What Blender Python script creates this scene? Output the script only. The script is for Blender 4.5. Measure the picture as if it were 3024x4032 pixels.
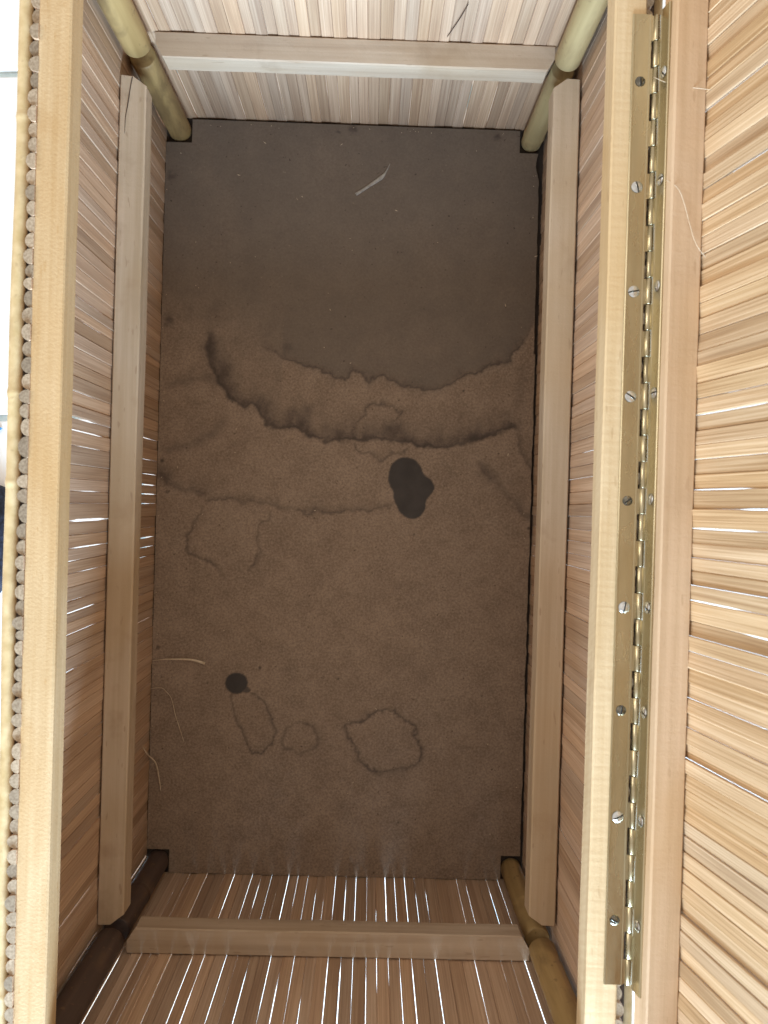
import bpy, math, random
import numpy as np
from mathutils import Matrix, Vector

for o in list(bpy.data.objects): bpy.data.objects.remove(o)
SC = bpy.context.scene
COL = SC.collection
mm = 0.001

# ---------------------------------------------------------------- camera
cd = bpy.data.cameras.new('camera'); cam = bpy.data.objects.new('camera', cd); COL.objects.link(cam)
cd.sensor_fit = 'VERTICAL'; cd.sensor_height = 4.8; cd.sensor_width = 3.6; cd.lens = 4.0207
cd.clip_start = 0.01; cd.clip_end = 60
R = Matrix(((0.99946615, -0.02880709, -0.01541326), (0.02889328, 0.99956793, 0.00539822), (0.01525109, -0.00584068, 0.99986664)))
cam.matrix_world = Matrix.Translation((0, 0, 0.410)) @ R.to_4x4()
cd.dof.use_dof = True; cd.dof.focus_distance = 0.56; cd.dof.aperture_fstop = 2.4
SC.camera = cam

# ---------------------------------------------------------------- world and lamps (indoors, daylight from windows)
W = bpy.data.worlds.new('World'); SC.world = W; W.use_nodes = True
bg = W.node_tree.nodes['Background']; bg.inputs[0].default_value = (1.0, 0.88, 0.75, 1); bg.inputs[1].default_value = 0.83
def lamp(name, loc, aim, sx, sy, power, col):
    l = bpy.data.lights.new(name, 'AREA'); l.shape = 'RECTANGLE'; l.size = sx; l.size_y = sy; l.energy = power; l.color = col
    o = bpy.data.objects.new(name, l); COL.objects.link(o); o.location = loc
    o.rotation_euler = (Vector(aim) - Vector(loc)).to_track_quat('-Z', 'Y').to_euler(); return o
lamp('window_light', (0.10, -1.5, 0.40), (0, 0.2, -0.1), 1.4, 0.5, 130, (0.56, 0.78, 1.0))
lamp('side_window_light', (-2.3, 0.55, 1.25), (0, 0, 0), 1.3, 1.1, 23, (1.0, 0.93, 0.84))
SC.render.engine = 'CYCLES'
SC.view_settings.view_transform = 'Standard'; SC.view_settings.look = 'None'
SC.view_settings.exposure = 0.0; SC.view_settings.gamma = 1.0
SC.cycles.max_bounces = 8; SC.cycles.diffuse_bounces = 5

# measured positions, millimetres
SLITS={'bot':[[-147.5,-118,-51,1.61],[-134.7,-121,-56,0.4],[-123.6,-98,-52,0.9],[-102.6,-197,-176,0.3],[-102.5,-241,-220,0.4],[-101.5,-117,-53,1.21],[-95.5,-241,-190,0.6],[-95.2,-121,-107,0.4],[-94.0,-81,-53,0.7],[-81.9,-242,-192,0.4],[-80.9,-118,-63,0.6],[-74.9,-222,-196,0.8],[-67.1,-241,-173,0.3],[-66.2,-100,-54,0.9],[-61.0,-213,-174,0.3],[-54.2,-241,-174,0.8],[-53.4,-121,-75,0.6],[-47.1,-242,-197,0.4],[-45.8,-89,-55,1.21],[-39.6,-235,-175,0.2],[-39.3,-121,-89,0.4],[-32.1,-208,-174,0.5],[-31.4,-72,-55,0.6],[-25.9,-198,-175,0.3],[-18.5,-241,-187,0.6],[-17.6,-114,-56,1.0],[-10.5,-217,-174,0.9],[-9.7,-108,-56,1.41],[-3.1,-239,-174,0.8],[-2.4,-121,-84,0.5],[5.1,-100,-56,0.7],[11.6,-182,-175,0.4],[12.0,-122,-97,0.6],[18.8,-240,-175,1.41],[19.5,-124,-104,0.5],[25.9,-238,-176,0.5],[26.6,-101,-57,0.6],[33.5,-241,-176,0.8],[33.7,-108,-57,1.0],[40.9,-208,-176,0.6],[48.3,-212,-192,0.5],[48.8,-123,-59,1.0],[73.1,-117,-88,0.6],[79.5,-230,-177,0.6],[89.6,-119,-109,0.4],[96.1,-218,-177,0.9],[104.7,-124,-60,1.23]],'top':[[-139.6,-235,-172,1.0],[-138.4,-113,-93,0.6],[-125.5,-221,-188,0.5],[-102.8,-234,-210,0.6],[-86.1,-234,-186,0.4],[-72.4,-197,-176,0.6],[-39.1,-196,-173,0.6],[-31.5,-233,-185,0.4],[-23.0,-232,-189,0.5],[-10.1,-238,-208,0.2],[5.1,-234,-223,0.4],[20.0,-234,-193,0.5],[61.1,-232,-171,1.21],[78.5,-232,-184,0.8]],'left':[[-270.2,-123,-80,0.7],[-269.6,-254,-198,1.61],[-257.9,-233,-200,0.3],[-235.3,-107,-64,0.8],[-220.2,-95,-66,0.8],[-212.8,-234,-198,0.24],[-189.4,-105,-60,0.5],[-189.1,-227,-199,0.48],[-102.8,-219,-198,0.3],[-95.6,-73,-57,0.7],[-88.0,-231,-197,0.6],[-75.2,-105,-57,0.7],[-68.3,-209,-199,0.3],[-63.2,-100,-56,0.8],[-56.6,-88,-57,0.4],[-41.6,-102,-87,0.3],[-39.8,-213,-198,0.5],[-34.7,-66,-58,0.4],[-31.7,-229,-198,0.6],[-27.7,-108,-72,0.8],[-24.5,-230,-199,1.0],[-12.5,-113,-69,1.61],[-2.9,-217,-201,0.5],[1.5,-97,-80,0.4],[4.0,-232,-199,0.8],[10.7,-231,-199,0.9],[18.5,-235,-211,0.5],[28.9,-98,-74,0.3],[32.2,-218,-201,0.3],[37.3,-103,-59,1.0],[41.0,-219,-200,0.6],[44.2,-91,-59,1.21],[58.6,-90,-60,0.3],[98.3,-106,-71,0.8],[110.3,-218,-201,0.6],[113.6,-105,-60,1.21],[185.3,-93,-74,1.0],[255.1,-225,-209,0.4],[279.9,-234,-212,1.61]],'right':[[-265.8,-248,-218,0.51],[-262.8,-107,-71,0.41],[36.1,-91,-70,1.03],[44.1,-122,-72,0.31],[189.5,-83,-71,0.62]],'lid':[[-134.4,70,77,1.3],[-48.8,62,73,1.28],[-39.0,20,48,1.28],[-5.6,21,56,1.37],[3.5,59,70,1.71],[12.3,21,51,1.29],[47.0,20,60,1.2],[151.7,38,63,1.29]]}
STAIN={'T1':[[-87.3,122.6],[-79.7,116.4],[-68.5,112.1],[-61.0,107.7],[-55.3,104.2],[-42.3,102.7],[-34.8,99.3],[-27.3,96.7],[-19.9,97.3],[-16.3,102.3],[-10.7,101.0],[-6.9,95.5],[-4.0,92.8],[0.5,98.5],[6.0,99.6],[15.4,97.1],[21.1,92.7],[28.5,91.4],[37.9,90.4],[47.1,92.6],[58.2,96.1],[67.3,101.5],[80.3,104.7],[91.3,111.6],[100.6,111.9],[105.0,121.3],[111.3,128.9],[116.6,136.6],[122.9,146.1]],'T2':[[-125.9,128.8],[-125.9,115.8],[-123.7,104.8],[-118.9,95.7],[-114.0,86.6],[-108.2,78.5],[-98.9,75.1],[-91.5,75.3],[-84.9,70.9],[-81.0,61.7],[-74.4,57.7],[-65.1,57.0],[-55.9,58.8],[-48.3,53.4],[-40.8,50.9],[-29.7,49.9],[-18.6,51.6],[-7.4,51.0],[5.5,52.3],[18.6,51.4],[29.7,50.2],[33.6,47.0],[39.2,45.9],[46.6,47.9],[61.4,48.4],[68.8,52.3],[81.7,55.5],[92.8,58.6],[103.9,61.8],[111.3,63.8]],'T3':[[-126.3,-2.6],[-119.0,1.3],[-106.2,4.5],[-96.8,1.9],[-85.8,2.3],[-76.5,0.7],[-69.0,-2.8],[-54.1,-5.2],[-39.3,-3.8],[-24.4,-4.3],[-9.6,-3.0],[1.5,-0.8],[12.6,1.4],[18.1,3.4]],'T3b':[[-160.1,20.5],[-154.5,15.1],[-145.1,11.6],[-132.2,9.3],[-122.8,3.0]],'R1':[[-126.3,-2.6],[-132.4,-13.9],[-138.6,-25.2],[-137.3,-40.0],[-128.9,-41.6],[-119.6,-45.1],[-111.1,-51.3]],'R1b':[[-76.2,-6.7],[-75.2,-12.3],[-83.4,-17.1],[-84.9,-27.4],[-83.7,-36.6],[-86.3,-46.0],[-92.6,-51.7]],'C1':[[-13.9,48.9],[-14.2,61.0],[-6.1,68.6],[-4.5,76.1],[5.7,79.2],[15.0,77.6],[18.0,72.2],[21.6,74.1],[19.9,69.4],[13.5,64.6]],'C2':[[-14.8,48.0],[-11.8,41.5],[-3.4,40.9],[6.9,36.5],[16.0,42.4],[25.3,42.7],[26.2,45.5]],'D1':[[-162.4,37.0],[-147.8,41.2],[-131.3,46.3],[-118.7,55.0],[-106.0,66.5]],'D2':[[-161.9,83.3],[-147.3,89.3],[-130.8,93.5],[-119.7,93.8]],'E1':[[109.6,60.1],[111.8,47.1],[115.8,39.8],[123.5,30.7]],'E2':[[78.6,36.8],[88.1,27.8],[95.8,20.6],[105.5,9.7],[115.1,-1.2],[123.7,-6.6]],'V1':[[111.8,112.2],[111.3,95.5],[109.1,76.8],[111.4,60.1]],'L1':[[-102.3,-144.7],[-100.5,-154.8],[-97.1,-164.1],[-92.3,-171.4],[-89.2,-181.5],[-84.4,-187.0],[-77.0,-187.7],[-70.6,-182.9],[-67.2,-172.6],[-71.2,-161.5],[-76.2,-151.4],[-81.9,-146.0],[-87.5,-142.4]],'L2':[[-61.6,-176.2],[-59.0,-169.6],[-50.7,-165.7],[-40.5,-167.3],[-34.3,-174.6],[-38.2,-183.1],[-49.1,-188.5],[-58.5,-186.3],[-62.4,-180.9],[-61.6,-176.2]],'L3':[[-16.3,-167.6],[-9.0,-163.7],[-1.6,-161.7],[4.8,-157.8],[9.4,-154.9],[20.5,-155.1],[28.1,-159.0],[38.6,-166.2],[39.8,-175.5],[43.7,-182.9],[43.1,-192.2],[34.8,-198.0],[23.7,-199.2],[14.4,-201.3],[5.1,-198.8],[-3.5,-191.5],[-6.6,-182.3],[-12.4,-173.1],[-16.3,-167.6]]}
SOFT=[[-58.0,68.0,9.3,6.7,0.5],[-48.9,72.9,4.1,5.2,0.45],[15.6,58.7,11.2,6.7,0.75],[-112.6,102.4,5.6,7.4,0.6],[-125.1,119.6,4.1,11.2,0.75],[-85.9,71.8,8.4,4.6,0.3],[-117.8,92.1,7.4,7.4,0.35],[-156.5,137.0,3.0,4.5,0.8],[-29.8,55.9,11.2,4.1,0.35],[107.6,64.7,5.6,4.1,0.45],[86.3,27.7,8.4,9.3,0.3],[-157.4,20.5,5.6,5.6,0.5],[-121.1,143.7,8.4,9.3,0.28],[-66.8,118.6,3.3,3.3,0.4],[-22.5,284.5,2.6,2.6,0.8],[87.7,283.0,2.6,2.6,0.85],[-156.9,245.1,3,3,0.7],[-33.0,281.8,1.2,1.2,0.6],[-49.3,247.5,0.9,0.9,0.5],[-155.9,-197.5,1.5,1.5,0.4]]
DOTS=[[-158.6,30.3,1.5,1.5,0.8],[-154.2,7.1,1.5,1.5,0.6],[121.1,-12.6,1.3,1.3,0.8],[67.7,90.0,0.9,0.9,0.8],[33.3,-19.8,0.7,0.7,0.8],[-23.2,71.3,0.7,0.7,0.8],[122.3,120.6,1.7,1.7,0.7],[-80.6,-124.2,1.1,1.1,0.8],[-21.1,-131.1,0.7,0.7,0.8],[88.2,-141.1,0.9,0.9,0.6],[-119.7,-136.8,0.7,0.7,0.8],[-157.7,-110.8,1.5,1.5,0.7],[121.9,-125.5,1.1,1.1,0.7],[27.6,-239.3,0.9,0.9,0.6]]
BLOT=[[-97.9,-136.2,8.5,8.2,1],[-90.3,-141.2,3.3,2.6,0.8]]
FIB={'splinter':[[-18.2,235.9],[-9.0,242.2],[0.4,249.2],[3.8,253.2],[7.0,260.0]],'straw':[[-161.6,-120.8],[-153.3,-119.4],[-146.4,-119.0],[-132.5,-119.1],[-122.0,-122.0]],'arc':[[-163.4,-142.2],[-154.8,-141.0],[-150.5,-143.6],[-146.2,-149.0],[-143.1,-160.8],[-140.9,-167.7],[-136.3,-181.5]],'curl':[[-163.5,-179.3],[-160.2,-188.1],[-155.6,-196.1],[-153.9,-207.6],[-152.6,-219.9]],'hinge':[[127.9,206.9,5],[134.6,200.4,12],[150.8,195.8,17.5],[162.0,193.6,22],[161.5,188.4,30]],'lid':[[132.3,155.2,14],[136.4,150.4,17.4],[139.6,144.2,17],[143.0,133.6,16.6],[146.3,125.2,16.2],[151.6,119.2,15.2]],'bits':[[-106.9,247.4],[-58.6,232.8],[-62.4,230.8],[-35.1,148.2],[97.6,155.8],[119.7,193.7],[-18.6,108.4],[-103.5,55.8],[41.2,-92.2],[12.7,224.7],[-87.9,272.4],[-30.1,273.1],[94.0,-177.8],[-146.7,25.8],[102.9,42.8],[-42.3,-3.9],[8.2,-152.9]]}
BLOTP=[[12.3,23.7],[13.9,32.1],[19.0,37.5],[25.4,38.9],[32.0,37.3],[36.8,31.8],[39.8,25.4],[45.4,22.8],[48.0,16.4],[46.9,11.7],[41.8,7.8],[41.1,-1.5],[37.0,-6.8],[31.5,-8.7],[23.9,-5.7],[19.1,0.7],[17.1,6.2],[17.1,11.2],[13.2,16.7]]


# ---------------------------------------------------------------- helpers
rng = random.Random(7)
def link(name, me, mat, parent=None, smooth=False):
    o = bpy.data.objects.new(name, me); COL.objects.link(o)
    if mat and not me.materials: me.materials.append(mat)
    if parent: o.parent = parent
    if smooth:
        me.polygons.foreach_set('use_smooth', [True] * len(me.polygons))
    return o
def mesh(name, v, f):
    me = bpy.data.meshes.new(name); me.from_pydata(v, [], f); me.update(); return me
def empty(name, loc=(0, 0, 0), parent=None):
    o = bpy.data.objects.new(name, None); COL.objects.link(o); o.location = loc; o.empty_display_size = .02
    if parent: o.parent = parent
    return o
def tag(o, label, cat, group=None, kind=None):
    o['label'] = label; o['category'] = cat
    if group: o['group'] = group
    if kind: o['kind'] = kind
def sweep(rings, close=True, caps=True):
    n = len(rings[0]); v = [p for r in rings for p in r]; f = []
    for i in range(len(rings) - 1):
        for j in range(n if close else n - 1):
            a = i * n + j; b = i * n + (j + 1) % n
            f.append((a, b, b + n, a + n))
    if caps:
        f.append(tuple(range(n - 1, -1, -1))); f.append(tuple(range((len(rings) - 1) * n, len(rings) * n)))
    return v, f
def lathe(profile, n=20, cap=True):
    rings = [[(r * math.cos(2 * math.pi * k / n), r * math.sin(2 * math.pi * k / n), z) for k in range(n)] for r, z in profile]
    return sweep(rings, True, cap)

# ---------------------------------------------------------------- materials
class N:
    def __init__(s, name):
        s.m = bpy.data.materials.new(name); s.m.use_nodes = True; s.t = s.m.node_tree; s.b = s.t.nodes['Principled BSDF']
    def n(s, t, **k):
        x = s.t.nodes.new(t)
        for a, b in k.items(): setattr(x, a, b)
        return x
    def l(s, a, b): s.t.links.new(a, b)
    def noise(s, vec, scale, detail=3, rough=.55, dist=0):
        x = s.n('ShaderNodeTexNoise'); x.inputs['Scale'].default_value = scale; x.inputs['Detail'].default_value = detail
        x.inputs['Roughness'].default_value = rough; x.inputs['Distortion'].default_value = dist; s.l(vec, x.inputs['Vector']); return x.outputs['Fac']
    def ramp(s, fac, stops):
        x = s.n('ShaderNodeValToRGB'); e = x.color_ramp.elements
        while len(e) < len(stops): e.new(.5)
        for i, (p, c) in enumerate(stops): e[i].position = p; e[i].color = (*c, 1) if len(c) == 3 else c
        s.l(fac, x.inputs[0]); return x.outputs[0]
    def mix(s, fac, a, b, mode='MIX'):
        x = s.n('ShaderNodeMix', data_type='RGBA', blend_type=mode)
        for i, q in ((0, fac), (6, a), (7, b)):
            if hasattr(q, 'links') or hasattr(q, 'is_linked'): s.l(q, x.inputs[i])
            elif i == 0: x.inputs[0].default_value = q
            else: x.inputs[i].default_value = (*q, 1)
        return x.outputs[2]
    def math(s, op, a, b=0, c=0, clamp=False):
        x = s.n('ShaderNodeMath', operation=op, use_clamp=clamp)
        for i, q in enumerate((a, b, c)):
            if hasattr(q, 'is_linked'): s.l(q, x.inputs[i])
            else: x.inputs[i].default_value = q
        return x.outputs[0]
    def coords(s, scale, rnd=True):
        tc = s.n('ShaderNodeTexCoord'); mp = s.n('ShaderNodeMapping'); mp.inputs['Scale'].default_value = scale
        s.l(tc.outputs['Object'], mp.inputs['Vector'])
        if not rnd: return mp.outputs[0]
        oi = s.n('ShaderNodeObjectInfo'); a = s.n('ShaderNodeVectorMath', operation='ADD')
        cx = s.n('ShaderNodeCombineXYZ'); r = s.math('MULTIPLY', oi.outputs['Random'], 137.)
        s.l(r, cx.inputs[0]); s.l(r, cx.inputs[1]); s.l(r, cx.inputs[2])
        s.l(mp.outputs[0], a.inputs[0]); s.l(cx.outputs[0], a.inputs[1]); return a.outputs[0]
    def rand(s): return s.n('ShaderNodeObjectInfo').outputs['Random']
    def bump(s, h, strength, dist):
        x = s.n('ShaderNodeBump'); x.inputs['Strength'].default_value = strength; x.inputs['Distance'].default_value = dist
        s.l(h, x.inputs['Height']); s.l(x.outputs[0], s.b.inputs['Normal'])
    def base(s, c): s.l(c, s.b.inputs['Base Color'])
    def set(s, **k):
        for a, v in k.items(): s.b.inputs[a.replace('_', ' ')].default_value = v

def slat_mat(name, lo, mid, hi, var=.45, sat=.4, k=1.):
    m = N(name)
    v = m.coords((1100, 1100, 9)); fine = m.noise(v, 1, 3, .6)
    v2 = m.coords((150, 150, 7)); coarse = m.noise(v2, 1, 2, .5, .3)
    fac = m.math('ADD', m.math('MULTIPLY', fine, .62), m.math('MULTIPLY', coarse, .38))
    c = m.ramp(fac, [(.5 - .17 * k, lo), (.50, mid), (.5 + .16 * k, hi)])
    oi = m.rand()
    w = m.n('ShaderNodeTexWhiteNoise', noise_dimensions='1D'); m.l(oi, w.inputs['W'])
    h = m.n('ShaderNodeHueSaturation'); m.l(c, h.inputs['Color'])
    m.l(m.math('MULTIPLY_ADD', oi, var, 1 - var * .55), h.inputs['Value'])
    m.l(m.math('MULTIPLY_ADD', w.outputs['Value'], sat, .95 - sat * .55), h.inputs['Saturation'])
    # darker weathered streaks lengthways
    v3 = m.coords((190, 190, 3)); st = m.noise(v3, 1, 2, .5)
    c2 = m.mix(m.math('MULTIPLY', m.ramp(st, [(.60, (0, 0, 0)), (.72, (1, 1, 1))]), .26), h.outputs[0], (lo[0] * .66, lo[1] * .6, lo[2] * .55))
    m.base(c2); m.set(Roughness=.55); m.b.inputs['Specular IOR Level'].default_value = .3
    m.bump(fine, .35, .0006); return m.m
M_slat = slat_mat('reed_slat_wood', (.39, .245, .155), (.485, .32, .205), (.58, .405, .272), .32, .16, .8)
M_lid = slat_mat('lid_slat_wood', (.44, .275, .138), (.58, .392, .215), (.69, .50, .305), .18, .14, .65)

def batten_mat(name, axis, lo, hi, stain=(.34, .22, .13), stainamt=.45, saw=0., scale=1.):
    m = N(name)
    s = [330 * scale] * 3; s[axis] = 6
    g = m.noise(m.coords(tuple(s)), 1, 3, .55)
    s2 = [60] * 3; s2[axis] = 9
    g2 = m.noise(m.coords(tuple(s2)), 1, 3, .5, .6)
    fac = m.math('ADD', m.math('MULTIPLY', g, .45), m.math('MULTIPLY', g2, .55))
    c = m.ramp(fac, [(.34, lo), (.66, hi)])
    p = m.noise(m.coords((28, 28, 28)), 1, 4, .6)
    c = m.mix(m.math('MULTIPLY', m.ramp(p, [(.58, (0, 0, 0)), (.74, (1, 1, 1))]), stainamt), c, stain)
    lg = [9] * 3; lg[axis] = 5; z = m.noise(m.coords(tuple(lg)), 1, 3, .6, .4)
    c = m.mix(m.math('MULTIPLY', m.ramp(z, [(.46, (0, 0, 0)), (.62, (1, 1, 1))]), .45), c, (lo[0] * 1.0, lo[1] * .90, lo[2] * .72))
    s3 = [420] * 3; s3[axis] = 90
    d = m.noise(m.coords(tuple(s3)), 1, 1, .5)
    c = m.mix(m.math('MULTIPLY', m.ramp(d, [(.70, (0, 0, 0)), (.76, (1, 1, 1))]), .45), c, stain)
    m.base(c); m.set(Roughness=.6); m.b.inputs['Specular IOR Level'].default_value = .25
    h = m.noise(m.coords((700, 700, 700)), 1, 3, .6)
    if saw:
        wv = m.n('ShaderNodeTexWave', wave_type='BANDS', bands_direction='DIAGONAL'); wv.inputs['Scale'].default_value = 1
        wv.inputs['Distortion'].default_value = 5.0; wv.inputs['Detail'].default_value = 4; wv.inputs['Detail Scale'].default_value = 1.6
        m.l(m.coords((8, 128, 75)), wv.inputs['Vector'])
        h = m.math('ADD', m.math('MULTIPLY', h, .6), m.math('MULTIPLY', wv.outputs['Fac'], saw * .25))
    h = m.math('ADD', m.math('MULTIPLY', h, .7), m.math('MULTIPLY', g, .5))
    m.bump(h, .4, .0006); return m.m
M_railL = batten_mat('pine_rim_rail', 1, (.47, .31, .155), (.62, .46, .275), (.43, .255, .105), .5)
M_railR = batten_mat('sawn_rim_rail', 1, (.56, .40, .22), (.70, .55, .35), (.44, .29, .15), .3, .8)
M_bat = batten_mat('sawn_batten_long', 1, (.44, .33, .22), (.58, .46, .34), (.31, .20, .125), .5, .45)
M_batE = batten_mat('sawn_batten_end', 1, (.42, .32, .235), (.58, .47, .36), (.30, .21, .14), .45, .3)
M_lidrail = batten_mat('lid_rail_wood', 1, (.52, .36, .22), (.66, .48, .32), (.45, .29, .17), .22, .3)
M_lidrailE = batten_mat('lid_rail_wood_end', 1, (.52, .36, .22), (.66, .48, .32), (.45, .29, .17), .22, .3)

def pole_mat(name, lo, hi, dark, darkamt):
    m = N(name)
    g = m.noise(m.coords((150, 150, 8)), 1, 3, .5)
    c = m.ramp(g, [(.3, lo), (.7, hi)])
    p = m.noise(m.coords((45, 45, 14)), 1, 4, .6, .8)
    c = m.mix(m.math('MULTIPLY', m.ramp(p, [(.50, (0, 0, 0)), (.66, (1, 1, 1))]), darkamt), c, dark)
    sp = m.noise(m.coords((260, 260, 200)), 1, 2, .5)
    c = m.mix(m.math('MULTIPLY', m.ramp(sp, [(.66, (0, 0, 0)), (.74, (1, 1, 1))]), .5), c, dark)
    m.base(c); m.set(Roughness=.52); m.bump(g, .3, .0006); return m.m
M_pole = pole_mat('bamboo_pole', (.29, .185, .07), (.45, .31, .135), (.13, .08, .035), .65)
M_poleG = pole_mat('pale_bamboo_pole', (.36, .265, .125), (.48, .37, .19), (.24, .155, .075), .55)
M_poleD = pole_mat('dark_bamboo_pole', (.045, .030, .028), (.10, .065, .05), (.24, .14, .07), .35)  # near-black brown with lighter brown mottling, used for one pole
M_trim = pole_mat('bamboo_trim', (.50, .36, .17), (.66, .51, .29), (.38, .26, .13), .4)

m = N('slat_end_grain'); v = m.coords((900, 900, 900)); m.base(m.ramp(m.noise(v, 1, 2), [(.35, (.27, .195, .125)), (.65, (.42, .325, .225))]))
h = m.n('ShaderNodeHueSaturation'); m.l(m.b.inputs['Base Color'].links[0].from_socket, h.inputs['Color']); m.l(m.math('MULTIPLY_ADD', m.rand(), .5, .62), h.inputs['Value']); m.base(h.outputs[0]); m.set(Roughness=.8); M_end = m.m

# hardboard bottom with its water stains (attribute 'stain': R tide marks, G grey upper zone, stain wash with cool light painted in, B dark drips)
m = N('hardboard')
at = m.n('ShaderNodeAttribute', attribute_name='stain'); sp = m.n('ShaderNodeSeparateColor'); m.l(at.outputs['Color'], sp.inputs[0])
v = m.coords((1, 1, 1), False)
f1 = m.noise(v, 620, 3, .75); f2 = m.noise(v, 60, 4, .6); f3 = m.noise(v, 11, 3, .5)
c = m.ramp(m.math('ADD', m.math('MULTIPLY', f1, .66), m.math('MULTIPLY', f2, .34)), [(.37, (.200, .145, .105)), (.63, (.385, .290, .216))])
c = m.mix(m.math('MULTIPLY', f3, .30), c, (.20, .128, .085))
c = m.mix(m.math('MULTIPLY', sp.outputs[1], .72), c, (.140, .117, .098))
pin = m.noise(v, 420, 1, .4); c = m.mix(m.math('MULTIPLY', m.ramp(pin, [(.74, (0, 0, 0)), (.79, (1, 1, 1))]), .6), c, (.05, .03, .02))
dust = m.noise(v, 650, 1, .3); c = m.mix(m.math('MULTIPLY', m.ramp(dust, [(.78, (0, 0, 0)), (.82, (1, 1, 1))]), .5), c, (.34, .26, .19))
c = m.mix(m.math('MULTIPLY', sp.outputs[0], .92, clamp=True), c, (.056, .042, .036))
c = m.mix(sp.outputs[2], c, m.ramp(f2, [(.3, (.050, .043, .040)), (.7, (.072, .062, .057))]))
m.base(c); m.set(Roughness=.62); m.b.inputs['Specular IOR Level'].default_value = .25
m.bump(f1, .25, .0003); M_board = m.m

m = N('brass'); v = m.coords((60, 6, 60)); g = m.noise(v, 1, 3)
m.base(m.ramp(g, [(.3, (.37, .32, .21)), (.7, (.58, .51, .35))])); m.set(Metallic=1.0); sm = m.noise(m.coords((70, 22, 70)), 1, 4, .6, .5)
m.l(m.math('MULTIPLY_ADD', sm, .42, .06), m.b.inputs['Roughness']); m.bump(m.noise(m.coords((900, 90, 900)), 1, 2), .08, .0002); M_brass = m.m
m = N('screw_steel'); m.base(m.ramp(m.noise(m.coords((500, 500, 500)), 1, 2), [(.3, (.55, .58, .60)), (.7, (.82, .85, .88))])); m.set(Metallic=1.0, Roughness=.24); M_steel = m.m
m = N('dark_reflect_screw'); m.base(m.ramp(m.noise(m.coords((500, 500, 500)), 1, 2), [(.3, (.10, .10, .09)), (.7, (.30, .29, .25))])); m.set(Metallic=1.0, Roughness=.16); M_steelD = m.m  # steel coloured dark to imitate a dark reflection
m = N('screw_slot'); m.base(m.ramp(m.noise(m.coords((500, 500, 500)), 1, 2), [(.3, (.06, .055, .05)), (.7, (.14, .13, .12))])); m.set(Roughness=.6); M_slot = m.m
m = N('dark_detail'); m.base(m.ramp(m.noise(m.coords((500, 500, 500)), 1, 2), [(.3, (.05, .04, .035)), (.7, (.14, .10, .08))])); m.set(Metallic=.6, Roughness=.6); M_detail = m.m  # dark brown for the crack, the splinter and the strips imitating shade
m = N('gap_shade'); m.base(m.ramp(m.noise(m.coords((90, 90, 90)), 1, 3), [(.3, (.020, .015, .012)), (.7, (.05, .035, .026))])); m.set(Roughness=.9); M_dark = m.m  # near-black colour standing in for shade in the panel's edge gaps
m = N('straw'); m.base(m.ramp(m.noise(m.coords((300, 300, 300)), 1, 2), [(.3, (.50, .38, .25)), (.7, (.72, .60, .45))])); m.set(Roughness=.6); M_straw = m.m
m = N('grey_sliver'); m.base(m.ramp(m.noise(m.coords((300, 300, 300)), 1, 2), [(.3, (.30, .27, .24)), (.7, (.52, .48, .43))])); m.set(Roughness=.6); M_sliver = m.m
m = N('white_tile'); m.base(m.ramp(m.noise(m.coords((8, 8, 8)), 1, 4), [(.3, (.83, .85, .85)), (.7, (.90, .91, .91))])); m.set(Roughness=.28); m.bump(m.noise(m.coords((40, 40, 40)), 1, 2), .05, .001); M_tile = m.m
m = N('grout'); m.base(m.ramp(m.noise(m.coords((200, 200, 200)), 1, 3), [(.3, (.50, .62, .66)), (.7, (.64, .75, .78))])); m.set(Roughness=.9); M_grout = m.m
m = N('navy_fabric'); m.base(m.ramp(m.noise(m.coords((260, 260, 260)), 1, 3), [(.35, (.006, .008, .018)), (.7, (.030, .045, .09))])); m.set(Roughness=.75); m.bump(m.noise(m.coords((900, 900, 900)), 1, 2), .3, .0005); M_navy = m.m
m = N('blue_plastic'); m.base(m.ramp(m.noise(m.coords((90, 90, 90)), 1, 2), [(.3, (.01, .22, .55)), (.7, (.03, .34, .70))])); m.set(Roughness=.3); M_blue = m.m

# ---------------------------------------------------------------- floor
FZ = -0.2505
floor = link('floor', mesh('floor', [(-3, -3, FZ - .004), (3, -3, FZ - .004), (3, 3, FZ - .004), (-3, 3, FZ - .004)], [(0, 1, 2, 3)]), M_grout)
floor['kind'] = 'structure'
def tile_mesh(s, h, b):
    a = s / 2; r = lambda q, z: [(-q, -q, z), (q, -q, z), (q, q, z), (-q, q, z)]
    v, f = sweep([r(a, 0), r(a, h - b), r(a - b, h)]); return mesh('tile', v, f)
TM = tile_mesh(.2575, .004, .0012); TM.materials.append(M_tile)
ta = math.radians(3.5)
for i in range(-6, 7):
    for j in range(-6, 7):
        x, y = i * .2625 - .045, j * .2625 + .2085
        o = link('tile', TM, M_tile, floor); o.location = (x * math.cos(ta) - y * math.sin(ta), x * math.sin(ta) + y * math.cos(ta), FZ - .0042 + rng.uniform(0, .0003)); o.rotation_euler[2] = ta

# ---------------------------------------------------------------- chest
XL, XR, YT, YB = -162.5, 123.0, 290.5, -282.0           # inner slat planes, mm
ZB = -249.6
chest = empty('bamboo_chest', (-.02, .004, FZ))
tag(chest, 'open bamboo chest with reed slat walls, wooden rails, brass piano hinge and raised lid', 'chest')
OFF = Vector(chest.location)
def place(o, x, y, z):          # world mm -> location relative to the chest's base
    o.location = Vector((x * mm, y * mm, z * mm)) - OFF

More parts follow.
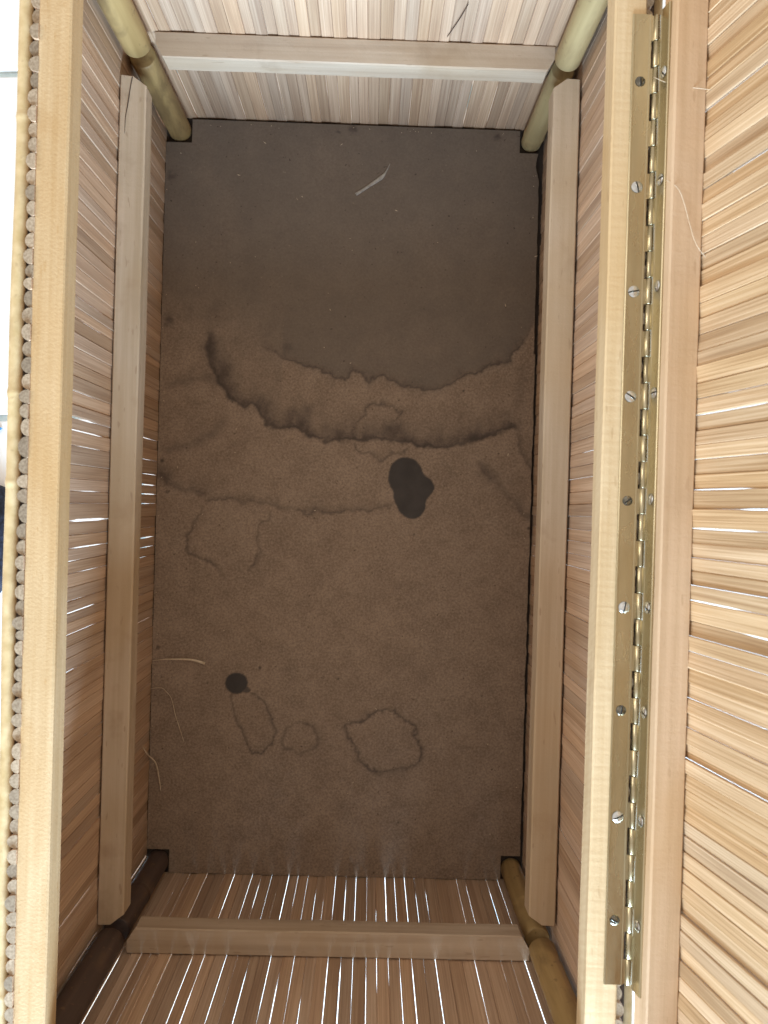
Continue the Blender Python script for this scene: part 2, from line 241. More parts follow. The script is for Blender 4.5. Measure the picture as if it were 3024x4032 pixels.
def joints(lo, hi, slits, pitch, r):
    a = [lo, hi]
    for p, *_ in slits:
        if lo + 4 < p < hi - 4 and all(abs(p - q) > 4.6 for q in a): a.append(p)
    a.sort(); out = []
    for p, q in zip(a, a[1:]):
        n = max(1, round((q - p) / pitch)); d = (q - p) / n
        for k in range(n): out.append(p + k * d + (r.uniform(-.45, .45) if k else 0))
    out.append(hi); return out
def gapfun(slits, base, r, wide=.45):
    sl = [(z0, z1, w) for _, z0, z1, w in slits]; ph = r.uniform(0, 6); wob = r.uniform(.0, .035)
    def g(z):
        v = base + wob * math.sin(z * .05 + ph)
        for z0, z1, w in sl:
            e = 9; t = min((z - z0 + e) / e, (z1 + e - z) / e); t = max(0, min(1, t))
            v = max(v, base + (w * wide - base) * t)
        return v
    return g
def slat_mesh(wl, wr, zs, th, r):
    """wl, wr: inner-face half edges (mm) at each z; flat inner side at y=0, rounded outer side towards +y"""
    rings = []; bow = r.uniform(-.12, .12); ch = (r.uniform(.22, .5), r.uniform(.22, .5))
    for i, z in enumerate(zs):
        a, b = wl[i], wr[i]; c = (a + b) / 2; h = (b - a) / 2; dy = bow * math.sin(math.pi * i / (len(zs) - 1))
        ca, cb = ch
        pts = [(a, dy + .5), (a + ca, dy), (b - cb, dy), (b, dy + .5)]
        for k in range(1, 7):
            t = math.pi * k / 7; pts.append((c + h * math.cos(t) * .99, dy + .6 + (th - .3) * math.sin(t)))
        rings.append([(x * mm, y * mm, z * mm) for x, y in pts])
    v, f = sweep(rings); me = mesh('slat', v, f)
    me.materials.append(M_slat); me.materials.append(M_end)
    me.polygons[-1].material_index = 1; me.polygons[-2].material_index = 1
    return me
def slat_wall(parent, J, slits, z0, z1, zb, xf, mat, r, th=4.3, nseg=9, jit=.8, wide=.45):
    """xf(s) -> matrix placing a slat whose middle is at s along the wall"""
    G = []
    for p in J:
        near = [s for s in slits if min(J, key=lambda q: abs(q - s[0])) == p]
        G.append(gapfun(near, r.choice([.0, .0, .01, .02, .02, .04]), r, wide))
    for i in range(len(J) - 1):
        c = (J[i] + J[i + 1]) / 2; a = z0 + r.uniform(-jit, jit) * .5; b = z1 + r.uniform(-jit, jit) * 1.2
        base = [a + (b - a) * k / nseg for k in range(nseg + 1)]
        ex = [e for g in slits if min(J, key=lambda q: abs(q - g[0])) in (J[i], J[i + 1]) for e in (g[1] - 7, g[1] + 1, g[2] - 1, g[2] + 7)]
        zs = sorted(set(round(z, 1) for z in base + [e for e in ex if a + 1 < e < b - 1]))
        wl = [J[i] - c + G[i](z) / 2 for z in zs]; wr = [J[i + 1] - c - G[i + 1](z) / 2 for z in zs]
        me = slat_mesh(wl, wr, zs, th + r.uniform(-.9, .5), r); me.materials[0] = mat
        o = link('slat', me, None, parent); o.matrix_local = xf(c, r)
def wall(name, slits, lo, hi, pitch, mk, seed, z1=-1.5, wide=.35):
    r = random.Random(seed); e = empty(name, (0, 0, 0), chest); e.location = -OFF   # so children use world metres
    slat_wall(e, joints(lo, hi, slits, pitch, r), slits, ZB, z1, 0, mk, M_slat, r, wide=wide)
    return e
def rotmat(xa, ya, za, loc):
    return Matrix(((xa[0], ya[0], za[0], loc[0]), (xa[1], ya[1], za[1], loc[1]), (xa[2], ya[2], za[2], loc[2]), (0, 0, 0, 1)))
jz = lambda r, a=.38: r.uniform(-a, a) * mm
# left/right walls lean out slightly towards the rim
def lean(xa, ya, k, loc):
    m4 = rotmat(xa, ya, (ya[0] * k, ya[1] * k, 1), loc); return m4
wall('left_wall', SLITS['left'], YB - 6, YT + 6, 7.5, lambda c, r: lean((0, -1, 0), (-1, 0, 0), .007, ((XL - .9) * mm + jz(r), c * mm, 0)) if False else lean((0, 1, 0), (-1, 0, 0), .007, ((XL - .9) * mm + jz(r), c * mm, 0)), 11, .4, .9)
wall('right_wall', SLITS['right'], YB - 6, YT + 6, 7.5, lambda c, r: lean((0, 1, 0), (1, 0, 0), .010, ((XR + 1.6) * mm + jz(r), c * mm, 0)), 12, -1.0)
wall('head_wall', SLITS['top'], XL + .3, XR - .3, 7.2, lambda c, r: lean((1, 0, 0), (0, 1, 0), .002, (c * mm, YT * mm + jz(r), 0)), 13, wide=.75)
wall('foot_wall', SLITS['bot'], XL + .3, XR - .3, 7.2, lambda c, r: lean((1, 0, 0), (0, -1, 0), .002, (c * mm, YB * mm + jz(r), 0)), 14)

# battens and rails: a rounded box with slightly wavy edges, long along local Y, wall side at x=0, inner side at x=w
def batten_mesh(L, w, h, cut, r, ch=.8, wav=.22, nseg=26):
    rings = []
    prof = [(0, ch), (0, -ch + h), (ch, h), (w * .5, h), (w - ch, h), (w, h - ch), (w, ch), (w - ch, 0), (w * .5, 0), (ch, 0)]
    ph = [r.uniform(0, 6.28) for _ in prof]
    ys = [0, .004] + [k / nseg for k in range(1, nseg)] + [.996, 1]
    rag = {(e, k): r.uniform(0, .7) for e in (0, 1) for k in range(len(prof))}
    for i, t in enumerate(ys):
        ring = []
        for k, (x, z) in enumerate(prof):
            q = max(0, (x / w - .5) / .5) * cut
            y = t * L
            if i < 2: y = max(y, q + rag[0, k] + (y - 0) * .3) if i == 0 else max(y, q + rag[0, k] + .8)
            elif i >= len(ys) - 2: y = min(y, L - q - rag[1, k]) if i == len(ys) - 1 else min(y, L - q - rag[1, k] - .8)
            d = wav * (math.sin(t * 11 + ph[k]) + .6 * math.sin(t * 29 + 2 * ph[k]) + .35 * math.sin(t * 67 + 3 * ph[k])) * .6
            ring.append(((x + d * (1 if k in (4, 5, 6, 7) else 0)) * mm, y * mm, (z + d * .8 * (1 if k in (2, 3, 4) else 0)) * mm))
        rings.append(ring)
    v, f = sweep(rings); return mesh('batten', v, f)
def batten(name, parent, L, w, h, cut, mat, mtx, seed):
    me = batten_mesh(L, w, h, cut, random.Random(seed)); o = link(name, me, mat, parent)
    o.matrix_local = Matrix.Translation(-OFF) @ mtx if parent is chest else mtx; return o
def mt(xa, ya, x, y, z):
    return rotmat(xa, ya, (0, 0, 1), (x * mm, y * mm, z * mm))
X, Y, NX, NY = (1, 0, 0), (0, 1, 0), (-1, 0, 0), (0, -1, 0)
ZM = -139.0
batten('rim_rail', chest, 590, 15.6, 16, 0, M_railL, mt(X, Y, -164.0, -290, -16), 21)['label'] = 'smooth golden pine rail along the left rim'
batten('rim_rail', chest, 590, 15.4, 16, 0, M_railR, mt(NX, NY, 125.4, 298, -16), 22)['label'] = 'rough sawn rail under the brass hinge'
batten('rim_rail', chest, 250, 16, 16, 0, M_batE, mt(NY, X, -146, 290, -17), 23)
batten('rim_rail', chest, 250, 16, 16, 0, M_batE, mt(Y, NX, 108, -281.6, -17), 24)
batten('batten', chest, 526, 16.2, 16, 6, M_bat, mt(X, Y, -162.3, -264, ZM), 25)
batten('batten', chest, 529, 16.8, 16, 6, M_bat, mt(NX, NY, 122.8, 270, ZM), 26)
batten('batten', chest, 248.6, 16, 16, 5, M_batE, mt(NY, X, -141.6, 289.9, ZM), 27)
batten('batten', chest, 251, 16, 16, 5, M_batE, mt(Y, NX, 107, -281.4, ZM), 28)

# corner poles of bamboo, an upper and a lower length each
def pole_mesh(rad, z0, z1, nodes, r, seg=22):
    zs = sorted(set([z0, z0 + .8, z1 - .8, z1] + [z0 + (z1 - z0) * k / 9 for k in range(1, 9)] + [n + d for n in nodes for d in (-3, -1.6, -.7, 0, .7, 1.6, 3) if z0 < n + d < z1]))
    rings = []; e = r.uniform(.95, 1.0)
    for z in zs:
        q = rad - (.7 if z in (z0, z1) else 0)
        for n in nodes:
            d = abs(z - n); q += .75 * math.exp(-(d / 1.3) ** 2) - (.5 if d < .4 else 0)
        rings.append([(q * math.cos(t) * mm, q * e * math.sin(t) * mm, z * mm) for t in (2 * math.pi * k / seg for k in range(seg))])
    v, f = sweep(rings); return mesh('corner_pole', v, f)
r = random.Random(5)
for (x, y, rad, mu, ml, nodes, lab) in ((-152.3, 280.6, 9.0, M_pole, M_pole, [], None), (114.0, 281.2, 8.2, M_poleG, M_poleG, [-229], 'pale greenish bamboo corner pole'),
        (-153.6, -273.0, 8.6, M_poleD, M_poleD, [-185], 'very dark bamboo corner pole'), (114.6, -273.0, 8.4, M_pole, M_pole, [-180], None)):
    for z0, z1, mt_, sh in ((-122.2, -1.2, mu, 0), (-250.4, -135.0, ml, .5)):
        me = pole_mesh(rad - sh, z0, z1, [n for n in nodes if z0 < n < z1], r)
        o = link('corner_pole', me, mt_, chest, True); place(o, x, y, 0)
        me.polygons[-1].use_smooth = False; me.polygons[-2].use_smooth = False
        if lab: o['label'] = lab

# bamboo trim strip round the outside of the rim
def trim(L, mtx, seed, rad=3.3):
    r = random.Random(seed); nodes = [L * q + r.uniform(-30, 30) for q in (.13, .47, .55, .82)]
    ys = sorted(set([0, L] + [L * k / 40 for k in range(1, 40)] + [n + d for n in nodes for d in (-3, -1.2, 0, 1.2, 3)]))
    rings = []
    for y in ys:
        q = rad + sum(.45 * math.exp(-((y - n) / 1.6) ** 2) for n in nodes)
        w = .5 * math.sin(y * .012 + seed) + .25 * math.sin(y * .045)
        rings.append([((q * math.cos(t) + w) * mm, y * mm, q * .95 * math.sin(t) * mm) for t in (2 * math.pi * k / 14 for k in range(14))])
    v, f = sweep(rings); o = link('trim_strip', mesh('trim_strip', v, f), M_trim, chest, True); o.matrix_local = Matrix.Translation(-OFF) @ mtx
trim(600, mt(X, Y, -171.6, -296, -4.2), 1)
trim(600, mt(X, Y, 134.2, -296, -16), 2)
trim(310, mt(NY, X, -175, 298.8, -5), 3)
trim(310, mt(NY, X, -175, -290.2, -5), 4)

# dark strips added behind the trim, standing in for shade between the slats
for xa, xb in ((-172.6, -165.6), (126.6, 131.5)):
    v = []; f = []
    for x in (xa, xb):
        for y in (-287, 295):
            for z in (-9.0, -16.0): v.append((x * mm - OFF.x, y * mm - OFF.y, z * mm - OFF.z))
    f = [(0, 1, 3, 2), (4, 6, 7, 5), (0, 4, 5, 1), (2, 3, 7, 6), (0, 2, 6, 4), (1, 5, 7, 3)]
    link('hollow_shade_strip', mesh('hollow_shade_strip', v, f), M_detail, chest)

# ---------------------------------------------------------------- hardboard bottom, as a fine sheet with the stains as an attribute
STEP = .8
def vnoise(x, y, seed):
    xi = np.floor(x).astype(int); yi = np.floor(y).astype(int); fx = x - xi; fy = y - yi
    def h(a, b):
        v = np.sin(a * 127.1 + b * 311.7 + seed * 74.7) * 43758.5453; return v - np.floor(v)
    u = fx * fx * (3 - 2 * fx); w = fy * fy * (3 - 2 * fy)
    return (h(xi, yi) * (1 - u) + h(xi + 1, yi) * u) * (1 - w) + (h(xi, yi + 1) * (1 - u) + h(xi + 1, yi + 1) * u) * w * 1.0
def fbm(x, y, seed): return (vnoise(x, y, seed) + .5 * vnoise(x * 2.1, y * 2.1, seed + 3) + .25 * vnoise(x * 4.3, y * 4.3, seed + 5)) / 1.75
x0, x1, y0, y1 = XL + .5, XR - 1.2, YB + .8, YT - 2.2
nx = int((x1 - x0) / STEP); ny = int((y1 - y0) / STEP)
gx, gy = np.meshgrid(np.linspace(x0, x1, nx + 1), np.linspace(y0, y1, ny + 1))
PX = gx + 4.6 * (fbm(gx / 7, gy / 7, 1) - .5) + 2.8 * (fbm(gx / 2.8, gy / 2.8, 2) - .5)
PY = gy + 6.0 * (fbm(gx / 7, gy / 7, 7) - .5) + 3.2 * (fbm(gx / 2.8, gy / 2.8, 8) - .5)
def pdist(pts):
    best = np.full(PX.shape, 1e9); side = np.zeros(PX.shape); tt = np.zeros(PX.shape); n = len(pts) - 1
    for i in range(n):
        ax, ay = pts[i]; bx, by = pts[i + 1]; dx, dy = bx - ax, by - ay; L2 = dx * dx + dy * dy
        t = np.clip(((PX - ax) * dx + (PY - ay) * dy) / L2, 0, 1); ex = PX - ax - t * dx; ey = PY - ay - t * dy
        d = np.hypot(ex, ey); k = d < best
        best[k] = d[k]; side[k] = (dx * ey - dy * ex)[k]; tt[k] = ((i + t) / n)[k]
    return best, np.sign(side), tt
stain = np.zeros(PX.shape); blot = np.zeros(PX.shape)
def tide(name, amp, core, fade, vary=.5, seed=1, ends=.08):
    global stain
    d, s, t = pdist(STAIN[name]); up = (s > 0)
    prof = np.where(up, np.maximum(np.exp(-(d / core) ** 2), .88 * np.exp(-d / fade) * np.clip(.45 + 1.1 * fbm(gx / 5, gy / 9, seed + 60), 0, 1.2)), np.exp(-(d / core) ** 2))
    a = amp * (1 - vary + vary * 1.6 * fbm(gx / 16, gy / 16, seed)) * np.clip(np.minimum(t, 1 - t) / ends, 0, 1) ** .6 if ends else amp * (1 - vary + vary * 1.6 * fbm(gx / 16, gy / 16, seed))
    stain = np.maximum(stain, prof * a)
tide('T1', .85, .95, 2.6, .3, 11); tide('T2', 1.0, 1.8, 9.5, .35, 12, .03); tide('T3', .62, 1.2, 3.0, .6, 13); tide('T3b', .55, 3.0, 5.0, .5, 14)
tide('R1', .66, 1.1, 1.6, .4, 15); tide('R1b', .56, 1.0, 1.5, .5, 16); tide('C1', .68, .9, 1.4, .3, 17); tide('C2', .62, .9, 1.3, .3, 18)
tide('D1', .42, 4.0, 5.0, .5, 19, .15); tide('D2', .34, 3.5, 5.0, .5, 20, .2); tide('E1', .62, 1.5, 3.0, .4, 21); tide('E2', .52, 3.0, 5.0, .5, 22); tide('V1', .26, 4., 8., .5, 23)
tide('L1', .66, 1.0, 1.2, .35, 24, .01); tide('L2', .56, 1.0, 1.2, .5, 25, 0); tide('L3', .74, 1.1, 1.5, .45, 26, 0)
for cx, cy, rx, ry, a in SOFT:
    d = np.hypot((PX - cx) / rx, (PY - cy) / ry); n = .55 + .9 * fbm(gx / 4, gy / 4, 31)
    stain = 1 - (1 - stain) * (1 - np.clip(a * np.exp(-d ** 2 * 1.1) * n, 0, .95))
for cx, cy, rx, ry, a in DOTS:
    d = np.hypot((gx - cx) / rx, (gy - cy) / ry); stain = np.maximum(stain, a * np.clip((1.25 - d) / .5, 0, 1))
wx = gx + 1.3 * (fbm(gx / 4, gy / 4, 41) - .5); wy = gy + 1.3 * (fbm(gx / 4, gy / 4, 42) - .5)
for cx, cy, rx, ry, a in BLOT:
    d = np.hypot((wx - cx) / rx, (wy - cy) / ry); blot = np.maximum(blot, a * np.clip((1.0 - d) * 9 + .5, 0, 1))
q = np.array(BLOTP)
for _ in range(3): q = np.stack([.75 * q + .25 * np.roll(q, -1, 0), .25 * q + .75 * np.roll(q, -1, 0)], 1).reshape(-1, 2)
ins = np.zeros(gx.shape, bool); dd = np.full(gx.shape, 1e9)
for (ax, ay), (bx, by) in zip(q, np.roll(q, -1, 0)):
    ins ^= ((ay > wy) != (by > wy)) & (wx < (bx - ax) * (wy - ay) / (by - ay + 1e-9) + ax)
    t = np.clip(((wx - ax) * (bx - ax) + (wy - ay) * (by - ay)) / ((bx - ax) ** 2 + (by - ay) ** 2), 0, 1)
    dd = np.minimum(dd, np.hypot(wx - ax - t * (bx - ax), wy - ay - t * (by - ay)))
blot = np.maximum(blot, np.clip(np.where(ins, dd, -dd) / .9 + .5, 0, 1))
T1 = np.array(STAIN['T1']); yl = np.interp(gx, np.r_[-165, -120, T1[:, 0]], np.r_[150, 140, T1[:, 1]])
wash = 1 / (1 + np.exp(-(PY - yl) / np.where(gx < -70, 14, 2.5))) * (.75 + .5 * (fbm(gx / 40, gy / 40, 51)))  # grey zone above the top tide line, cool light included in its tone
wash = np.clip(wash, 0, 1)
# ragged right edge beside the wall
ed = np.clip((gx - (x1 - 8)) / 8, 0, 1); cut = 1.2 * fbm(gx * 0, gy / 9, 61) + 2.4 * np.exp(-((gy - 262) / 9) ** 2) + .9 * (gy > 120)
vx = gx - ed * cut
keep = np.ones((ny, nx), bool); qx = (gx[:-1, :-1] + gx[1:, 1:]) / 2; qy = (gy[:-1, :-1] + gy[1:, 1:]) / 2
keep &= ~((qx < -142.6) & (qy > 270.6)); keep &= ~((qx > 105.2) & (qy > 271.6)); keep &= ~((qx < -144.8) & (qy < -263.2)); keep &= ~((qx > 106.6) & (qy < -263))
iy, ix = np.nonzero(keep); b0 = iy * (nx + 1) + ix
quads = np.stack([b0, b0 + 1, b0 + nx + 2, b0 + nx + 1], 1).astype(np.int32)
zz = .25 * (fbm(gx / 120, gy / 120, 71) - .5)
co = np.stack([vx, gy, -240.5 + zz], -1).reshape(-1, 3) * mm - np.array(OFF)
used = np.zeros(len(co), bool); used[quads.ravel()] = True
remap = np.cumsum(used) - 1; co = co[used]; quads = remap[quads].astype(np.int32)
me = bpy.data.meshes.new('bottom_panel'); me.vertices.add(len(co)); me.vertices.foreach_set('co', co.astype(np.float32).ravel())
me.loops.add(quads.size); me.loops.foreach_set('vertex_index', quads.ravel()); me.polygons.add(len(quads))
me.polygons.foreach_set('loop_start', np.arange(0, quads.size, 4, dtype=np.int32)); me.update(calc_edges=True)
rgba = np.stack([np.clip(stain, 0, 1), wash, np.clip(blot, 0, 1), np.ones_like(stain)], -1).reshape(-1, 4)[used]
ca = me.color_attributes.new('stain', 'FLOAT_COLOR', 'POINT'); ca.data.foreach_set('color', rgba.astype(np.float32).ravel())
panel = link('bottom_panel', me, M_board, chest, True); panel['label'] = 'dark brown hardboard bottom with wavy water stains'
# dark sheet added below so the edge gaps and corner notches look black
def under_sheet(pts):
    v = [(x * mm - OFF.x, y * mm - OFF.y, z * mm - OFF.z) for z in (-243.2, -248.5) for x, y in pts]; n = len(pts)
    f = [(i, (i + 1) % n, (i + 1) % n + n, i + n) for i in range(n)] + [tuple(range(2 * n - 1, n - 1, -1)), tuple(range(n))]
    return mesh('gap_shade_sheet', v, f)
a, b, c_, d_ = x0 + .2, x1 - 3.8, y0 + .2, y1 - .2
core = link('gap_shade_sheet', under_sheet([(XL - .7, YB + .1), (XR + .9, YB + .1), (XR + .9, YT - .1), (XL - .7, YT - .1)]), M_dark, panel)

# ---------------------------------------------------------------- brass piano hinge on the right rim
hx, hz = 130.0, 1.0; HY0, HY1 = -226.0, 239.0
ANG = math.radians(10.5)
hinge = empty('piano_hinge', (0, 0, 0), chest); hinge.location = Vector((hx * mm, 6.5 * mm, hz * mm)) - OFF
def box(v, f, a, b):
    n = len(v); v += [(x * mm, y * mm, z * mm) for x in (a[0], b[0]) for y in (a[1], b[1]) for z in (a[2], b[2])]
    f += [tuple(n + i for i in q) for q in ((0, 1, 3, 2), (4, 6, 7, 5), (0, 4, 5, 1), (2, 3, 7, 6), (0, 2, 6, 4), (1, 5, 7, 3))]
P = 12.55; ks = []
k = 0; yk = 6.5 - P / 2
n0 = int((6.5 - P / 2 - HY0) / P); ystart = 6.5 - P / 2 - n0 * P; nk = int((HY1 - ystart) / P)
def leaf(sgn, par):   # sgn -1: the leaf that lies face down when the lid is shut
    # flat strip with a folded lip along both edges and tongues running into its own barrels; local -x is away from the pin
    L0, L1 = HY0 - 6.5, HY1 - 6.5
    rings = []
    prof = [(-11.6, -.92), (-11.6, -.25), (-11.1, .06), (-10.5, .06), (-10.3, 0), (-3.5, 0), (-3.2, .14), (-2.6, .14), (-2.5, -.92)]
    for y in np.linspace(L0, L1, 14): rings.append([(x * mm, y * mm, z * mm) for x, z in prof])
    e = -3.5 if sgn < 0 else -2.5
    if sgn < 0: rings = [[(x - (1.0 * mm if x > -4 * mm else 0), y, z) for x, y, z in rg] for rg in rings]
    v, f = sweep(rings)
    for q in range(nk):
        if (q + n0) % 2 == par:
            ya = ystart + q * P - 6.5 + .15; box(v, f, (e - .06, ya, -.85), (-.6, ya + P - .5, .12))
    me = mesh('hinge_leaf', v, f)
    if sgn < 0: me.transform(Matrix.Scale(-1, 4, (0, 0, 1))); me.flip_normals()
    return me
lf1 = link('hinge_leaf', leaf(1, 0), M_brass, hinge)
lf2 = link('hinge_leaf', leaf(-1, 1), M_brass, hinge)
# second leaf: turned about the pin, standing up against the lid rail
L2M = Matrix.Rotation(math.radians(90) + ANG, 4, 'Y'); lf2.matrix_local = L2M
v, f = lathe([(0.25, 0), (1.45, .0), (1.6, .2), (1.6, P - .5), (1.45, P - .35), (.25, P - .35)], 18); KM = mesh('knuckle', v, f)
for q in range(nk):
    o = link('knuckle', KM, M_brass, hinge, True); o.location = (0, (ystart + q * P + .15 - 6.5) * mm, 0); o.rotation_euler[0] = -math.pi / 2
    o.scale = (1000 * mm, 1000 * mm, 1000 * mm)
KM.transform(Matrix.Scale(mm, 4))
v, f = lathe([(.6, 0), (.6, (nk * P))], 8); me = mesh('hinge_pin', v, f); me.transform(Matrix.Scale(mm, 4))
o = link('hinge_pin', me, M_steel, hinge); o.location = (0, (ystart - 6.5) * mm, 0); o.rotation_euler[0] = -math.pi / 2
# screws: domed slotted heads, some lower, with a dark reflection put into their colour
def screw_mesh(dark):
    R0 = 2.4 if dark else 2.75; v = []; f = []
    for s in (1, -1):
        base = len(v); nr, na = 5, 12
        for i in range(nr + 1):
            rr = R0 * i / nr
            for j in range(na + 1):
                t = math.pi * j / na; x = rr * math.cos(t); y = max(rr * math.sin(t), .38)
                h = (1.05 * math.sqrt(max(0, 1 - (rr / (R0 * 1.06)) ** 2)) * (1 if not dark else .8))
                v.append((x, y * s, h))
        for i in range(nr):
            for j in range(na):
                q = (base + i * (na + 1) + j, base + (i + 1) * (na + 1) + j, base + (i + 1) * (na + 1) + j + 1, base + i * (na + 1) + j + 1)
                f.append(q if s > 0 else q[::-1])
    nb = len(f); n = len(v); zf = .25 if not dark else .1
    v += [(-R0 * .97, -.4, zf), (R0 * .97, -.4, zf), (R0 * .97, .4, zf), (-R0 * .97, .4, zf)]; f.append((n, n + 1, n + 2, n + 3))
    me = mesh('screw', v, f); me.transform(Matrix.Scale(mm, 4)); me.materials.append(M_steelD if dark else M_steel); me.materials.append(M_slot)
    me.polygons.foreach_set('use_smooth', [True] * len(me.polygons)); me.polygons[nb].material_index = 1; return me
SM = {False: screw_mesh(False), True: screw_mesh(True)}
ys1 = [206.9, 156.5, 106.6, 56.4, 6.5, -44.5, -94.0, -145.2, -195.0]; drk = [1, 0, 0, 0, 1, 0, 1, 0, 1]
sr = random.Random(3)
for y, d in zip(ys1, drk):
    o = link('screw', SM[bool(d)], None, hinge); o.matrix_local = Matrix.Translation(((122.7 - hx) * mm, (y - 6.5) * mm, -.02 * mm)) @ Matrix.Rotation(sr.uniform(-.06, .06), 4, 'X') @ Matrix.Rotation(sr.uniform(0, 3), 4, 'Z')
for y in ys1:
    o = link('screw', SM[False], None, hinge); yy = y - 6.5 + 1.0
    o.matrix_local = L2M @ Matrix.Translation((-7.6 * mm, yy * mm, .02 * mm)) @ Matrix.Rotation(math.pi, 4, 'X') @ Matrix.Rotation(sr.uniform(-.08, .08), 4, 'X') @ Matrix.Rotation(sr.uniform(0, 3), 4, 'Z')

# ---------------------------------------------------------------- the lid, leaning back a little past upright
lid = empty('lid', (0, 0, 0), chest); lid['label'] = 'raised lid of pale reed slats seen from inside'
# local frame: X outwards through the lid's thickness, Y along the hinge, Z away from the hinge
lid.matrix_local = Matrix.Translation(Vector(((hx + 1.0) * mm, 0, hz * mm)) - OFF) @ Matrix.Rotation(ANG, 4, 'Y')
def lidbat(L, w, h, mat, mtx, seed): 
    o = batten('lid_rail', lid, L, w, h, 0, mat, mtx, seed); return o
lidbat(590, 16.2, 12.2, M_lidrail, rotmat((-1, 0, 0), (0, -1, 0), (0, 0, 1), (16.2 * mm, 298 * mm, 4.2 * mm)), 41)
lidbat(590, 16, 15.6, M_lidrail, rotmat((-1, 0, 0), (0, -1, 0), (0, 0, 1), (16.2 * mm, 298 * mm, 284 * mm)), 42)
for ysgn in (-1, 1):
    y = -290 if ysgn < 0 else 282 - 8
    lidbat(267.6, 16, 15.6, M_lidrailE, rotmat((-1, 0, 0), (0, 0, 1), (0, 1, 0), (16.2 * mm, y * mm, 16.3 * mm)), 43 + ysgn)
r = random.Random(19)
slat_wall(lid, joints(-294, 300, SLITS['lid'], 7.4, r), SLITS['lid'], -1, 303, 0,
          lambda c, r: rotmat((0, 1, 0), (1, 0, 0), (0, 0, 1), (16.4 * mm + jz(r, .85), c * mm, 0)) @ Matrix.Rotation(r.uniform(-.13, .13), 4, 'Z'), M_lid, r, wide=.48)

# ---------------------------------------------------------------- loose bits
def ribbon(name, pts, widths, th, mat, label, cat, group=None, arch=0.):
    """a thin curved sliver: flat elliptical section swept along a smooth line (mm)"""
    P3 = [Vector(p if len(p) == 3 else (*p, -240.5)) for p in pts]; n = len(P3); out = []; ws = []
    for i in range(n - 1):
        p0, p1, p2, p3 = P3[max(i - 1, 0)], P3[i], P3[i + 1], P3[min(i + 2, n - 1)]
        for k in range(6):
            t = k / 6; out.append(.5 * (2 * p1 + (p2 - p0) * t + (2 * p0 - 5 * p1 + 4 * p2 - p3) * t * t + (3 * p1 - p0 - 3 * p2 + p3) * t ** 3))
            ws.append(widths[i] * (1 - t) + widths[i + 1] * t)
    out.append(P3[-1]); ws.append(widths[-1]); rings = []; org = out[0].copy()
    for i, p in enumerate(out):
        d = (out[min(i + 1, len(out) - 1)] - out[max(i - 1, 0)]).normalized(); s = d.cross(Vector((0, 0, 1))).normalized(); u = s.cross(d)
        lift = th * .6 + .15 + arch * math.sin(math.pi * i / (len(out) - 1))
        rings.append([tuple((p - org + Vector((0, 0, lift)) + s * (ws[i] / 2 * math.cos(a)) + u * (min(th, ws[i]) / 2 * math.sin(a))) * mm) for a in (math.pi * 2 * k / 6 for k in range(6))])
    v, f = sweep(rings); o = link(name, mesh(name, v, f), mat, None, True); o.location = org * mm
    tag(o, label, cat, group); return o
ribbon('wood_sliver', FIB['splinter'], [2.6, 2.2, 3.4, 1.2, .5], .5, M_sliver, 'pale grey wood sliver lying on the upper part of the dark bottom', 'sliver')
ribbon('straw_strip', FIB['straw'], [.3, .7, 1.2, 1.6, 2.6], .5, M_straw, 'pale flattened straw pointing right from the left edge of the bottom', 'straw', None, 2.0)
ribbon('reed_fibre', FIB['arc'], [.35, .35, .5, .4, .5, .5, .35], .35, M_straw, 'thin bent fibre curving down the bottom below the flattened straw', 'fibre', None, 1.5)
ribbon('reed_fibre', [(*p, z) for p, z in zip(FIB['curl'], (-222, -228, -234, -238, -240.3))], [.5, .9, 1.1, 1.0, .6], .6, M_straw, 'thicker curled fibre peeling off the left wall near the bottom', 'fibre')
ribbon('stray_strand', FIB['hinge'], [.35, .4, .4, .4, .3], .35, M_straw, 'fine pale strand stretched from the brass hinge across the lid rail', 'strand')
ribbon('stray_strand', FIB['lid'], [.35, .4, .4, .4, .4, .3], .35, M_straw, 'fine pale strand curving down the lid rail below the crossing strand', 'strand')
ribbon('dark_splinter', [(47.4, 289.2, -82), (44.0, 289.2, -97), (38.4, 289.2, -117)], [.5, .8, .4], .5, M_detail, 'thin dark splinter slanting across the pale far wall above the crossbar', 'splinter')
crack = ribbon('crack', [(-154.6, 261.0, -123.1), (-155.6, 255, -123.1), (-157.0, 244, -123.1), (-158.2, 235.4, -123.1), (-158.4, 226, -123.1)], [.5, .55, .5, .35, .2], .3, M_detail, '', '')
for k in ('label', 'category'): del crack[k]
crack.parent = chest; crack.location = Vector(crack.location) - OFF
v = []; f = []; r = random.Random(77)
spots = [tuple(p) for p in FIB['bits']] + [(r.uniform(XL + 4, XR - 8), r.uniform(YB + 4, YT - 4)) for _ in range(26)] + [(r.choice([XL + 1.5 + 3 * r.random(), XR - 4 - 3 * r.random()]), r.uniform(-255, 262)) for _ in range(34)] + [(r.uniform(-138, 100), r.choice([YB + 2 + 3 * r.random(), YT - 4 - 3 * r.random()])) for _ in range(26)]
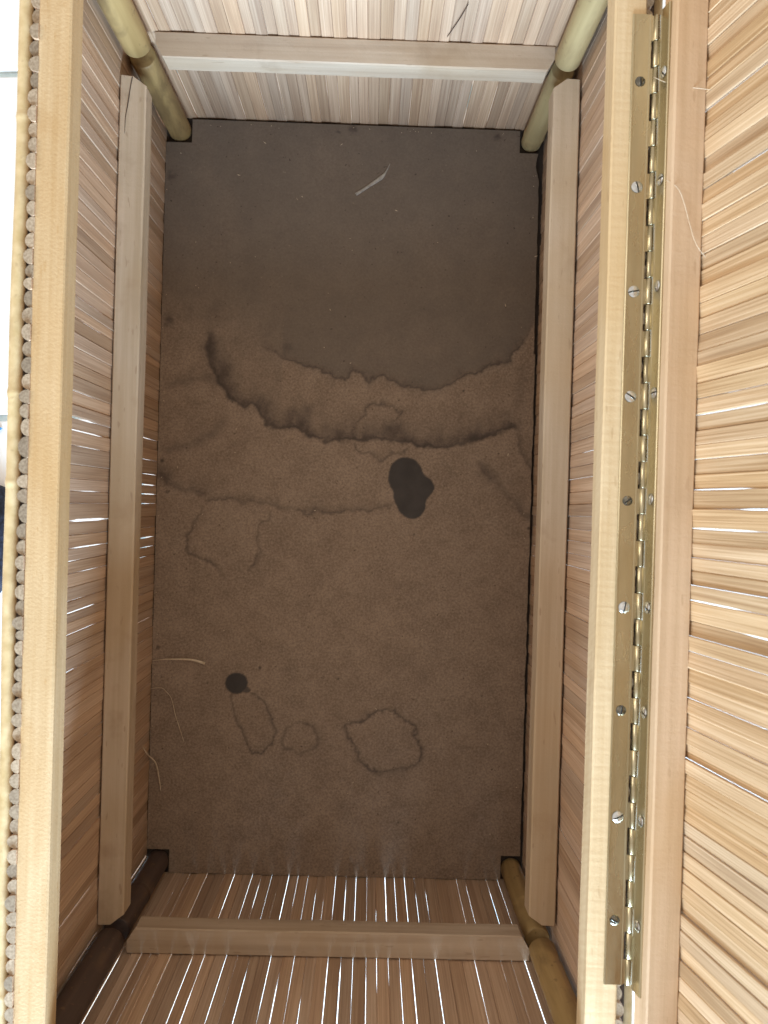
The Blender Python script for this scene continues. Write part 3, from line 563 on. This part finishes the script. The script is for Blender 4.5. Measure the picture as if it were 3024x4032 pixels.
for i, (x, y) in enumerate(spots):
    a = r.uniform(0, 3.14); L = r.uniform(.7, 1.5) if i < 17 else r.uniform(.2, .6); w = r.uniform(.15, .35); z = -240.1
    if (x < -142 or x > 104) and (y > 269 or y < -262): continue
    dx, dy = math.cos(a), math.sin(a); n = len(v)
    for q, h in ((0, 0), (0, .25)):
        v += [((x + dx * s * L - dy * t * w) * mm, (y + dy * s * L + dx * t * w) * mm, (z + h) * mm) for s, t in ((-1, 0), (0, -1), (1, 0), (0, 1))]
    f += [(n + 4, n + 5, n + 6, n + 7)] + [(n + k, n + (k + 1) % 4, n + 4 + (k + 1) % 4, n + 4 + k) for k in range(4)]
o = link('wood_crumbs', mesh('wood_crumbs', v, f), M_straw); tag(o, 'tiny pale wood crumbs scattered over the dark bottom', 'crumbs', None, 'stuff')

# dark navy bundle on the floor, only its right edge in view
rings = []
for k in range(9):
    t = k / 8; z = 34 * math.sin(t * math.pi / 2); s = math.cos(t * math.pi / 2) ** .35 if k < 8 else .0
    ring = []
    for j in range(40):
        a = 2 * math.pi * j / 40; ca, sa = math.cos(a), math.sin(a)
        ex = abs(ca) ** .35 * (1 if ca > 0 else -1); ey = abs(sa) ** .35 * (1 if sa > 0 else -1); wv = 1 + .03 * math.sin(5 * a + k) + .02 * math.sin(11 * a)
        ring.append((90 * ex * s * wv * mm, 47 * ey * s * wv * mm, z * mm))
    rings.append(ring)
v, f = sweep(rings); o = link('navy_bundle', mesh('navy_bundle', v, f), M_navy, None, True); o.location = (-.3625, -.033, FZ)
tag(o, 'dark navy bundle on the white floor at the left edge beside the chest', 'bundle')
v, f = sweep([[(0, 0, 0), (6e-3, -1e-3, 0), (11e-3, 3e-3, 0), (3e-3, 6e-3, 0)], [(.5e-3, .5e-3, 2e-3), (6e-3, 0, 2.4e-3), (10e-3, 3e-3, 1.6e-3), (3e-3, 5e-3, 2e-3)]])
o = link('blue_scrap', mesh('blue_scrap', v, f), M_blue); o.location = (-.294, .049, FZ + .0004); tag(o, 'tiny bright blue scrap on the white floor left of the chest', 'scrap')
